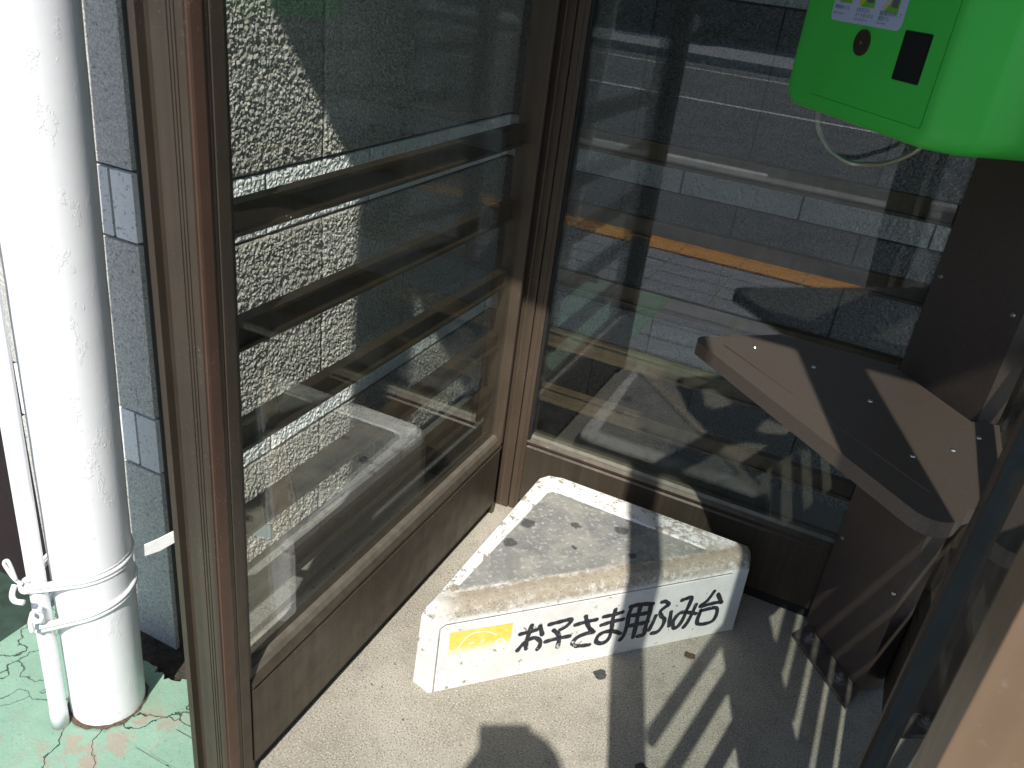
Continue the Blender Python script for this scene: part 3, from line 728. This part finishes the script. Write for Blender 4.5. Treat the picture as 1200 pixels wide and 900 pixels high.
# front panel plate: sits a hair proud, with a thin dark groove round it
Ls = (Vector((.5755, -.1475)) - SO).length
def splate(name, mat, poly, y0, y1, par): 
    o = plate(name, mat, poly, y0, y1, par); return o
LEAN = math.atan2(.004 - .0, .158)
M['groove'] = simple('groove line', (.27, .25, .21), .9, var=.5, vs=60)  # flat darker line drawn along the panel edge
fp0 = bpy.data.objects.new('front_panel', None)
fp = plate('front_panel', M['stool'], [(.010, .002), (Ls - .004, .002), (Ls - .004, .1535), (.022, .1535), (.013, .147)], -.0022, .004, stool, bevel=.0008)
fp.rotation_euler = (-LEAN, 0, 0)
bm = bmesh.new()
gl = [(.0075, .0), (.0105, .1485), (.0205, .1565), (Ls - .001, .1568)]
for p, q in zip(gl[:-1], gl[1:]):
    d = (Vector(q) - Vector(p)).normalized(); nn = Vector((-d.y, d.x)) * .0013
    bm.faces.new([bm.verts.new((a_[0], -.0016, a_[1])) for a_ in ((p[0] + nn.x, p[1] + nn.y), (q[0] + nn.x, q[1] + nn.y), (q[0] - nn.x, q[1] - nn.y), (p[0] - nn.x, p[1] - nn.y))])
gr = link('panel_groove', finish(bm, 'panel_groove', M['groove']), stool); gr.rotation_euler = (-LEAN, 0, 0)
LET = [[[(0.1664,0.1023),(0.1982,0.1053)],[(0.1871,0.1186),(0.1844,0.1044),(0.1819,0.089),(0.1807,0.0778),(0.1826,0.0633)],[(0.1651,0.0631),(0.1737,0.0749),(0.1853,0.0847),(0.1981,0.0863),(0.209,0.0755),(0.2097,0.0636),(0.2061,0.0563)],[(0.2044,0.1134),(0.2114,0.0912)]],[[(0.2232,0.1125),(0.2445,0.1145),(0.2682,0.1148),(0.2601,0.1006),(0.2477,0.0942)],[(0.2341,0.0962),(0.2457,0.083),(0.2489,0.0682),(0.2486,0.0517)],[(0.2208,0.0715),(0.2452,0.0738),(0.2702,0.0736)]],[[(0.2785,0.0991),(0.3003,0.1017),(0.3227,0.1025)],[(0.2978,0.1162),(0.3026,0.1),(0.3103,0.0842),(0.319,0.0739)],[(0.3213,0.0721),(0.3037,0.0716),(0.287,0.0661),(0.2793,0.0537),(0.2866,0.0452),(0.3029,0.0419),(0.317,0.0408)]],[[(0.3378,0.1061),(0.3566,0.1065),(0.3772,0.109)],[(0.3357,0.0859),(0.358,0.0893),(0.382,0.0902)],[(0.3602,0.1186),(0.3585,0.0967),(0.3602,0.0726),(0.3593,0.0511),(0.3532,0.0405),(0.3415,0.0385),(0.3311,0.0458),(0.3335,0.0597),(0.3463,0.0663),(0.3648,0.0643),(0.3821,0.0542)]],[[(0.3969,0.1195),(0.3928,0.1004),(0.3942,0.0739),(0.3913,0.048),(0.3852,0.0372)],[(0.393,0.1192),(0.4151,0.1203),(0.4429,0.1155)],[(0.4388,0.1152),(0.4403,0.0899),(0.4382,0.0613),(0.4378,0.0394),(0.4245,0.0376)],[(0.4156,0.1178),(0.4142,0.0909),(0.4147,0.0643),(0.4141,0.0376)],[(0.3957,0.0962),(0.4185,0.0947),(0.4392,0.0949)],[(0.396,0.0699),(0.4177,0.0697),(0.4404,0.0706)]],[[(0.4636,0.1158),(0.4721,0.1152),(0.4806,0.1062),(0.4735,0.1006),(0.465,0.0916),(0.4702,0.0784),(0.4787,0.0692),(0.4794,0.0567),(0.474,0.0432),(0.4668,0.0374),(0.4561,0.0375)],[(0.4565,0.0826),(0.4536,0.0675),(0.4485,0.0479)],[(0.491,0.0847),(0.4922,0.0661),(0.4942,0.0484)]],[[(0.5103,0.1106),(0.5215,0.113),(0.5322,0.1132),(0.531,0.0965),(0.5275,0.0802),(0.5241,0.0589),(0.5171,0.0431),(0.5072,0.0392),(0.502,0.0565),(0.5078,0.0724),(0.5216,0.0779),(0.5526,0.0673)],[(0.5474,0.0918),(0.5433,0.0694),(0.5377,0.0483),(0.5308,0.0362)]],[[(0.5843,0.118),(0.5734,0.0972),(0.558,0.0846),(0.5852,0.0861),(0.6075,0.0863)],[(0.5958,0.1083),(0.6102,0.0844)],[(0.5631,0.0737),(0.5633,0.0387),(0.6005,0.0378),(0.6015,0.0714),(0.5634,0.0723)]]]
def stroke(bm, pts, w0, y):
    pts = [Vector((p[0], p[1])) for p in pts]
    if len(pts) == 2: P = [pts[0].lerp(pts[1], t / 6) for t in range(7)]
    else: P = [Vector((q.x, q.y)) for q in smoothpath([(p.x, p.y, 0) for p in pts], 6)]
    n = len(P); Lf, Rt = [], []
    for i, p in enumerate(P):
        t = (P[min(i + 1, n - 1)] - P[max(i - 1, 0)]); t = t.normalized() if t.length > 1e-9 else Vector((1, 0))
        nn = Vector((-t.y, t.x)); wd = w0 * (.96 + .10 * math.sin(i * .5 + p.x * 200))
        Lf.append(p + nn * wd); Rt.append(p - nn * wd)
    vl = [bm.verts.new((p.x, y, p.y)) for p in Lf]; vr = [bm.verts.new((p.x, y, p.y)) for p in Rt]
    for i in range(n - 1): bm.faces.new((vl[i], vr[i], vr[i + 1], vl[i + 1]))
    for c, dirn in ((P[0], P[0] - P[1]), (P[-1], P[-1] - P[-2])):
        a0 = math.atan2(dirn.y, dirn.x); ctr = bm.verts.new((c.x, y, c.y))
        ring = [bm.verts.new((c.x + math.cos(a0 - 1.57 + 3.14 * k / 6) * w0 * .98, y, c.y + math.sin(a0 - 1.57 + 3.14 * k / 6) * w0 * .98)) for k in range(7)]
        for k in range(6): bm.faces.new((ctr, ring[k], ring[k + 1]))
for ci, ch in enumerate(LET):
    bm = bmesh.new()
    for si, s in enumerate(ch): stroke(bm, s, .0050 if ci not in (4,) else .0052, -.0026 - si * .00008)
    for f in bm.faces: f.normal_update()
    link('painted_character', finish(bm, 'painted_character', M['ink']), fp)
mk = flat('logo_mark', M['yellow'], [(.0292, .137), (.1488, .1335), (.1476, .0783), (.0298, .0800)], -.0025, fp)
def ribbon(name, mat, pts, w_, y, par):
    bm = bmesh.new(); stroke(bm, pts, w_, y); return link(name, finish(bm, name, mat), par)
ribbon('logo_line', M['whiteprint'], [(.0445, .0900), (.0548, .1110), (.0696, .1250), (.0855, .1270), (.1036, .1225), (.1185, .1120)], .0011, -.0027, mk)
ribbon('logo_line', M['whiteprint'], [(.1175, .0850), (.1205, .0970), (.1290, .1005), (.1365, .0920), (.1345, .0820)], .0019, -.0027, mk)
ribbon('logo_line', M['whiteprint'], [(.0690, .1030), (.0745, .1040)], .0022, -.0027, mk)
ribbon('logo_line', M['whiteprint'], [(.0905, .1030), (.0945, .1055)], .0022, -.0027, mk)

# ------------------------------------------------------------------ pipes and string
def lathe(name, mat, c, zs, top_shift=(0, 0), n=48, par=None):
    bm = bmesh.new(); rings = []; z0 = zs[0][0]; z1 = zs[-1][0]
    for z, r in zs:
        t = (z - z0) / (z1 - z0); cx = c[0] + top_shift[0] * t; cy = c[1] + top_shift[1] * t
        rings.append([bm.verts.new((cx + r * math.cos(2 * math.pi * k / n), cy + r * math.sin(2 * math.pi * k / n), z)) for k in range(n)])
    for A, B in zip(rings[:-1], rings[1:]):
        for k in range(n): bm.faces.new((A[k], A[(k + 1) % n], B[(k + 1) % n], B[k]))
    bm.faces.new(rings[0][::-1]); bm.faces.new(rings[-1])
    return link(name, finish(bm, name, mat, smooth=True), par)
pz = [(-.04 + i * .045, PR + random.uniform(-.0003, .0003)) for i in range(50)]
setp(lathe('drainpipe', M['pipe'], (PC.x, PC.y), pz, (LEANX * 2.2, .0)), 'thick white painted drainpipe with flaky paint left of the booth', 'pipe')
TP = (-.330, -.966)
setp(lathe('thin_pipe', M['pvc'], TP, [(.0, TR + .0008), (.035, TR + .0008), (.037, TR), (2.2, TR)], (LEANX * 2.2, -.0), 24), 'thin white plastic pipe strapped beside the thick drainpipe', 'pipe')
strg = empty('vinyl_string', (PC.x, PC.y, .24), 'white vinyl string tying the thin pipe to the drainpipe', 'string')
def belt(z, tilt, w_, wob, seed):
    random.seed(seed); c1 = Vector((PC.x + LEANX * .22, PC.y)); c2 = Vector((TP[0] + LEANX * .22, TP[1])); r1 = PR + .002; r2 = TR + .002
    d = c2 - c1; D = d.length; ang = math.atan2(d.y, d.x); ph = math.acos((r1 - r2) / D)
    P = []
    for k in range(37): a = ang + ph + (2 * math.pi - 2 * ph) * k / 36; P.append((c1 + Vector((math.cos(a), math.sin(a))) * r1))
    for k in range(9): a = ang - ph + 2 * ph * k / 8; P.append((c2 + Vector((math.cos(a), math.sin(a))) * r2))
    return [(p.x, p.y, z + tilt * ((p - c1).dot(Vector((.6, .8)))) + math.sin(i * .5) * wob) for i, p in enumerate(P)]
def Ws(o): o.matrix_parent_inverse = Matrix.Translation(strg.location).inverted(); return o
for i, (z, tilt, r) in enumerate(((.315, .12, .0042), (.308, .12, .0034), (.322, .17, .0028), (.252, .28, .0050), (.244, .28, .0040))):
    bm = bmesh.new(); tube(bm, belt(z, tilt, 0, .0008, i), r, 8, closed=True); Ws(link('loop', finish(bm, 'loop', M['string'], smooth=True), strg))
# knots and loose bow
for (x, y, z) in ((-.326, -.982, .312), (-.312, -.982, .262)):
    bm = bmesh.new(); kn = [(x + .007 * math.cos(t * .9), y + .006 * math.sin(t * .9) , z + .007 * math.sin(t * .63 + 1) - t * .0008) for t in range(18)]
    tube(bm, smoothpath(kn, 3), .0030, 7); Ws(link('knot', finish(bm, 'knot', M['string'], smooth=True), strg))
bow = smoothpath([(-.326, -.985, .312), (-.334, -.990, .322), (-.343, -.992, .338), (-.347, -.992, .347), (-.341, -.990, .352), (-.335, -.990, .340), (-.331, -.99, .322)], 6)
Ws(tubeobj('bow', M['string'], bow, .0026, strg, 8))
tail = smoothpath([(-.336, -.99, .310), (-.330, -1.0, .302), (-.318, -1.005, .300), (-.306, -1.0, .299)], 5); Ws(tubeobj('tail', M['string'], tail, .0042, strg, 8))
tail = smoothpath([(-.316, -.985, .262), (-.314, -.992, .250), (-.310, -.994, .236)], 5); Ws(tubeobj('tail', M['string'], tail, .0036, strg, 8))
bm = bmesh.new(); A = []; B = []
for k, (x, y, z, wd) in enumerate(((-.262, -.842, .300, .010), (-.245, -.815, .306, .012), (-.228, -.79, .318, .011), (-.205, -.765, .326, .013), (-.15, -.74, .34, .013), (-.085, -.735, .35, .012))):
    A.append([bm.verts.new((x, y, z - wd)), bm.verts.new((x + .002, y + .002, z - wd))]); B.append([bm.verts.new((x, y, z + wd)), bm.verts.new((x + .002, y + .002, z + wd))])
for k in range(5):
    bm.faces.new((A[k][0], A[k + 1][0], B[k + 1][0], B[k][0])); bm.faces.new((A[k][1], B[k][1], B[k + 1][1], A[k + 1][1]))
    bm.faces.new((A[k][0], A[k][1], A[k + 1][1], A[k + 1][0])); bm.faces.new((B[k][0], B[k + 1][0], B[k + 1][1], B[k][1]))
Ws(link('strap', finish(bm, 'strap', M['string']), strg))
# cloth-like grey tag of tape seen behind
# ------------------------------------------------------------------ small things on the floor
random.seed(11)
def blob(name, mat, x, y, r, h, label, cat, z=0.0, seed=1, group=None):
    random.seed(seed); bm = bmesh.new(); n = 16; c = bm.verts.new((0, 0, h)); ring = []; ring2 = []
    for k in range(n):
        q = r * random.uniform(.78, 1.15); a = 2 * math.pi * k / n
        ring.append(bm.verts.new((q * .6 * math.cos(a), q * .6 * math.sin(a), h * random.uniform(.6, 1)))); ring2.append(bm.verts.new((q * math.cos(a), q * math.sin(a), 0)))
    for k in range(n):
        bm.faces.new((c, ring[k], ring[(k + 1) % n])); bm.faces.new((ring[k], ring2[k], ring2[(k + 1) % n], ring[(k + 1) % n]))
    o = link(name, finish(bm, name, mat), None, loc=(x, y, z + .0002)); return setp(o, label, cat, group)
blob('gum_stain', M['gum'], .405, -.385, .0135, .0012, 'black flattened gum blob on the floor in front of the stool', 'gum', seed=4)
blob('gum_stain', M['gum'], .540, -.548, .0145, .0012, 'rough dark gum blob beside the post shadow at the front of the floor', 'gum', seed=5)
lf = bmesh.new(); vv = [lf.verts.new(p) for p in ((-.010, -.006, .001), (.002, -.009, .004), (.011, -.003, .002), (.009, .006, .005), (-.002, .009, .002), (-.011, .004, .006), (0, 0, .008))]
for k in range(6): lf.faces.new((vv[k], vv[(k + 1) % 6], vv[6]))
lo = link('dry_leaf', finish(lf, 'dry_leaf', M['redrust']), None, loc=(.545, -.245, .001)); setp(lo, 'small curled reddish brown leaf scrap on the floor right of the stool', 'leaf')
gbm2 = bmesh.new(); random.seed(21)
for k in range(900):
    cl_ = random.choice([(.07, -.56, .05), (.20, -.63, .04), (.60, -.30, .03), (.68, -.14, .04), (.45, -.50, .3), (.35, -.55, .25), (.04, -.45, .03), (.03, -.65, .025), (.03, -.30, .02), (.06, -.75, .12), (.75, -.20, .04), (.62, -.20, .10)])
    x = random.gauss(cl_[0], cl_[2]); y = random.gauss(cl_[1], cl_[2]); s = .0007 + .0032 * random.random() ** 3
    if not (.01 < x < .84 and -.95 < y < -.02): continue
    vs = [gbm2.verts.new((x + random.uniform(-s, s), y + random.uniform(-s, s), random.uniform(0, s))) for _ in range(4)]
    for q in ((0, 1, 2), (0, 2, 3), (0, 3, 1), (1, 3, 2)): gbm2.faces.new([vs[i] for i in q])
setp(link('floor_grit', finish(gbm2, 'floor_grit', M['grit'])), kind='stuff')

# ------------------------------------------------------------------ across the road (seen mirrored in the glass)
bld = empty('shop_building', (-6, -22, 0), 'dark shop building across the road, mirrored in the booth glass', 'building')
box('wall', M['facade'], -14, 18, -6, 0, -.15, 7, bld)
for k in range(9):
    wn = box('window', M['bronze'], -13 + k * 3.4, -10.6 + k * 3.4, -.0, .06, .7, 2.4, bld)
    box('pane', M['dglass'], -12.9 + k * 3.4, -10.7 + k * 3.4, .061, .07, .8, 2.3, wn)
def car(loc, rz, label):
    c = empty('parked_car', loc, label, 'car', rz=rz)
    prof_ = [(-2.1, .35), (-2.15, .75), (-1.7, .95), (-1.2, 1.02), (-.55, 1.48), (.9, 1.5), (1.6, 1.05), (2.05, .95), (2.12, .4)]
    bm = bmesh.new(); n = len(prof_)
    A = [bm.verts.new((x, -.82 + (.12 if z > 1.1 else 0), z)) for x, z in prof_]; B = [bm.verts.new((x, .82 - (.12 if z > 1.1 else 0), z)) for x, z in prof_]
    bm.faces.new(A); bm.faces.new(B[::-1])
    for i in range(n): bm.faces.new((A[i], B[i], B[(i + 1) % n], A[(i + 1) % n]))
    link('body', finish(bm, 'body', M['carpaint'], bevel=.05, seg=3), c)
    for s in (-1, 1):
        pg = [(-.95, 1.06), (-.5, 1.40), (.85, 1.42), (1.35, 1.08)]
        bm = bmesh.new(); y = s * .80
        bm.faces.new([bm.verts.new((x, s * (.835 if z < 1.2 else .725), z)) for x, z in pg]); link('side_window', finish(bm, 'side_window', M['dglass']), c)
        for x in (-1.35, 1.3):
            bm = bmesh.new(); tube(bm, [(x, s * .62, .33), (x, s * .84, .33)], .33, 24); wh = link('wheel', finish(bm, 'wheel', M['tyre'], bevel=.03), c)
            bm = bmesh.new(); tube(bm, [(x, s * .84, .33), (x, s * .855, .33)], .2, 20); link('rim', finish(bm, 'rim', M['steel'], bevel=.01), wh)
        bm = bmesh.new(); add_box(bm, -2.17, -2.05, s * .6 - .15, s * .6 + .15, .62, .76); link('headlight', finish(bm, 'headlight', M['lamp_o'], bevel=.02), c)
car((-5.2, -17.6, .0), R_(4), 'dark blue parked car on the far pavement, mirrored in the glass')

# ------------------------------------------------------------------ the photographer
def skin_body():
    me = bpy.data.meshes.new('person'); ob = bpy.data.objects.new('person', me); COL.objects.link(ob)
    V = []; E = []; Rr = []
    def v(p, r, par=None):
        V.append(p); Rr.append(r); i = len(V) - 1
        if par is not None: E.append((par, i))
        return i
    # local frame: +y is the way the person faces, z up
    pel = v((0, 0, .86), .15); sp1 = v((0, .01, 1.0), .14, pel); sp2 = v((0, .02, 1.15), .155, sp1); ch = v((0, .02, 1.27), .15, sp2)
    nk = v((0, .03, 1.37), .062, ch); hd0 = v((0, .055, 1.44), .070, nk); hd1 = v((0, .07, 1.51), .095, hd0); hd2 = v((0, .06, 1.585), .080, hd1)
    for s in (-1, 1):
        hp = v((s * .10, 0, .80), .10, pel); kn = v((s * .11, .02, .45), .065, hp); an = v((s * .11, -.01, .09), .045, kn); 
        ft = v((s * .115, .06, .04), .042, an); to = v((s * .125, .17, .03), .034, ft)
        sh = v((s * .17, .02, 1.30), .062, ch); el = v((s * .235, .22, 1.19), .045, sh)
        wr = v((s * .080, .375, 1.200), .028, el); pm_ = v((s * .062, .410, 1.222), .030, wr)
        for k, (dx, dz) in enumerate(((-.010, .030), (-.012, .012), (-.012, -.006), (-.010, -.022))):
            f1 = v((s * (.060 + dx * .2), .432, 1.226 + dz), .0088, pm_); f2 = v((s * (.050 + dx * .5), .446 - .003 * k, 1.228 + dz * .9), .008, f1); v((s * (.034 + dx * .5), .440, 1.228 + dz * .8), .0072, f2)
        t1 = v((s * .052, .405, 1.195), .0095, pm_); v((s * .034, .415, 1.192), .008, t1)
    me.from_pydata(V, E, []); 
    sk = ob.modifiers.new('skin', 'SKIN'); sk.use_smooth_shade = True
    for i, d in enumerate(me.skin_vertices[0].data): d.radius = (Rr[i], Rr[i] * (.78 if i in (0, 1, 2, 3) else 1)); d.use_root = (i == 0)
    ss = ob.modifiers.new('sub', 'SUBSURF'); ss.levels = 2; ss.render_levels = 2
    bpy.context.view_layer.update()
    dg = bpy.context.evaluated_depsgraph_get(); m2 = bpy.data.meshes.new_from_object(ob.evaluated_get(dg)); ob.modifiers.clear(); ob.data = m2
    m2.materials.clear()
    for mm in ('jacket', 'trouser', 'skin', 'shoe'): m2.materials.append(M[mm])
    for f in m2.polygons:
        c = f.center; f.use_smooth = True
        f.material_index = 3 if c.z < .085 else 1 if c.z < .84 else 2 if (c.z > 1.385 or (c.y > .372 and abs(c.x) < .12)) else 0
    return ob
pr = skin_body(); pr.location = (.81, -2.0, -.05); pr.rotation_euler = (0, 0, R_(20))
setp(pr, 'person in dark jacket and cap holding a small camera before the booth', 'person')
# cap, face features
bm = bmesh.new(); bmesh.ops.create_uvsphere(bm, u_segments=24, v_segments=12, radius=.106)
for vtx in list(bm.verts):
    if vtx.co.z < -.005: vtx.co.z = -.005
bmesh.ops.scale(bm, vec=(.92, 1.08, .95), verts=bm.verts[:])
br = [bm.verts.new((.078 * math.cos(t) , .075 + .095 * math.sin(t), -.002)) for t in [math.pi * k / 10 for k in range(11)]]
br2 = [bm.verts.new((q.co.x, q.co.y, .006)) for q in br]
bm.faces.new(br[::-1]); bm.faces.new(br2)
for k in range(11): bm.faces.new((br[k], br[(k + 1) % 11], br2[(k + 1) % 11], br2[k]))
link('cap', finish(bm, 'cap', M['hair'], smooth=True), pr, loc=(0, .066, 1.555))
for s in (-1, 1):
    bm = bmesh.new(); bmesh.ops.create_uvsphere(bm, u_segments=10, v_segments=8, radius=.011); link('eye', finish(bm, 'eye', M['whiteprint'], smooth=True), pr, loc=(s * .032, .156, 1.515))
    bm = bmesh.new(); bmesh.ops.create_uvsphere(bm, u_segments=10, v_segments=8, radius=.026); bmesh.ops.scale(bm, vec=(.35, .7, 1), verts=bm.verts[:]); link('ear', finish(bm, 'ear', M['skin'], smooth=True), pr, loc=(s * .094, .06, 1.505))
bm = bmesh.new(); bmesh.ops.create_cone(bm, segments=10, radius1=.016, radius2=.006, depth=.04); link('nose', finish(bm, 'nose', M['skin'], smooth=True), pr, loc=(0, .166, 1.492))
bm = bmesh.new(); add_box(bm, -.022, .022, 0, .006, -.004, .004); link('mouth', finish(bm, 'mouth', M['coin'], bevel=.002), pr, loc=(0, .152, 1.462))
# compact camera in the hands, just behind the viewpoint
cq = cam.matrix_world.to_quaternion(); back = cq @ Vector((0, 0, 1))
cc = empty('compact_camera', cam.matrix_world.translation + back * .030, 'small black compact camera held in both hands', 'camera')
cc.rotation_euler = cq.to_euler()
bm = bmesh.new(); add_box(bm, -.045, .045, -.026, .026, -.011, .011); link('body', finish(bm, 'body', M['black'], bevel=.009), cc)
bm = bmesh.new(); tube(bm, [(0, 0, .011), (0, 0, .018)], .019, 24); link('lens_ring', finish(bm, 'lens_ring', M['steel'], bevel=.001), cc)
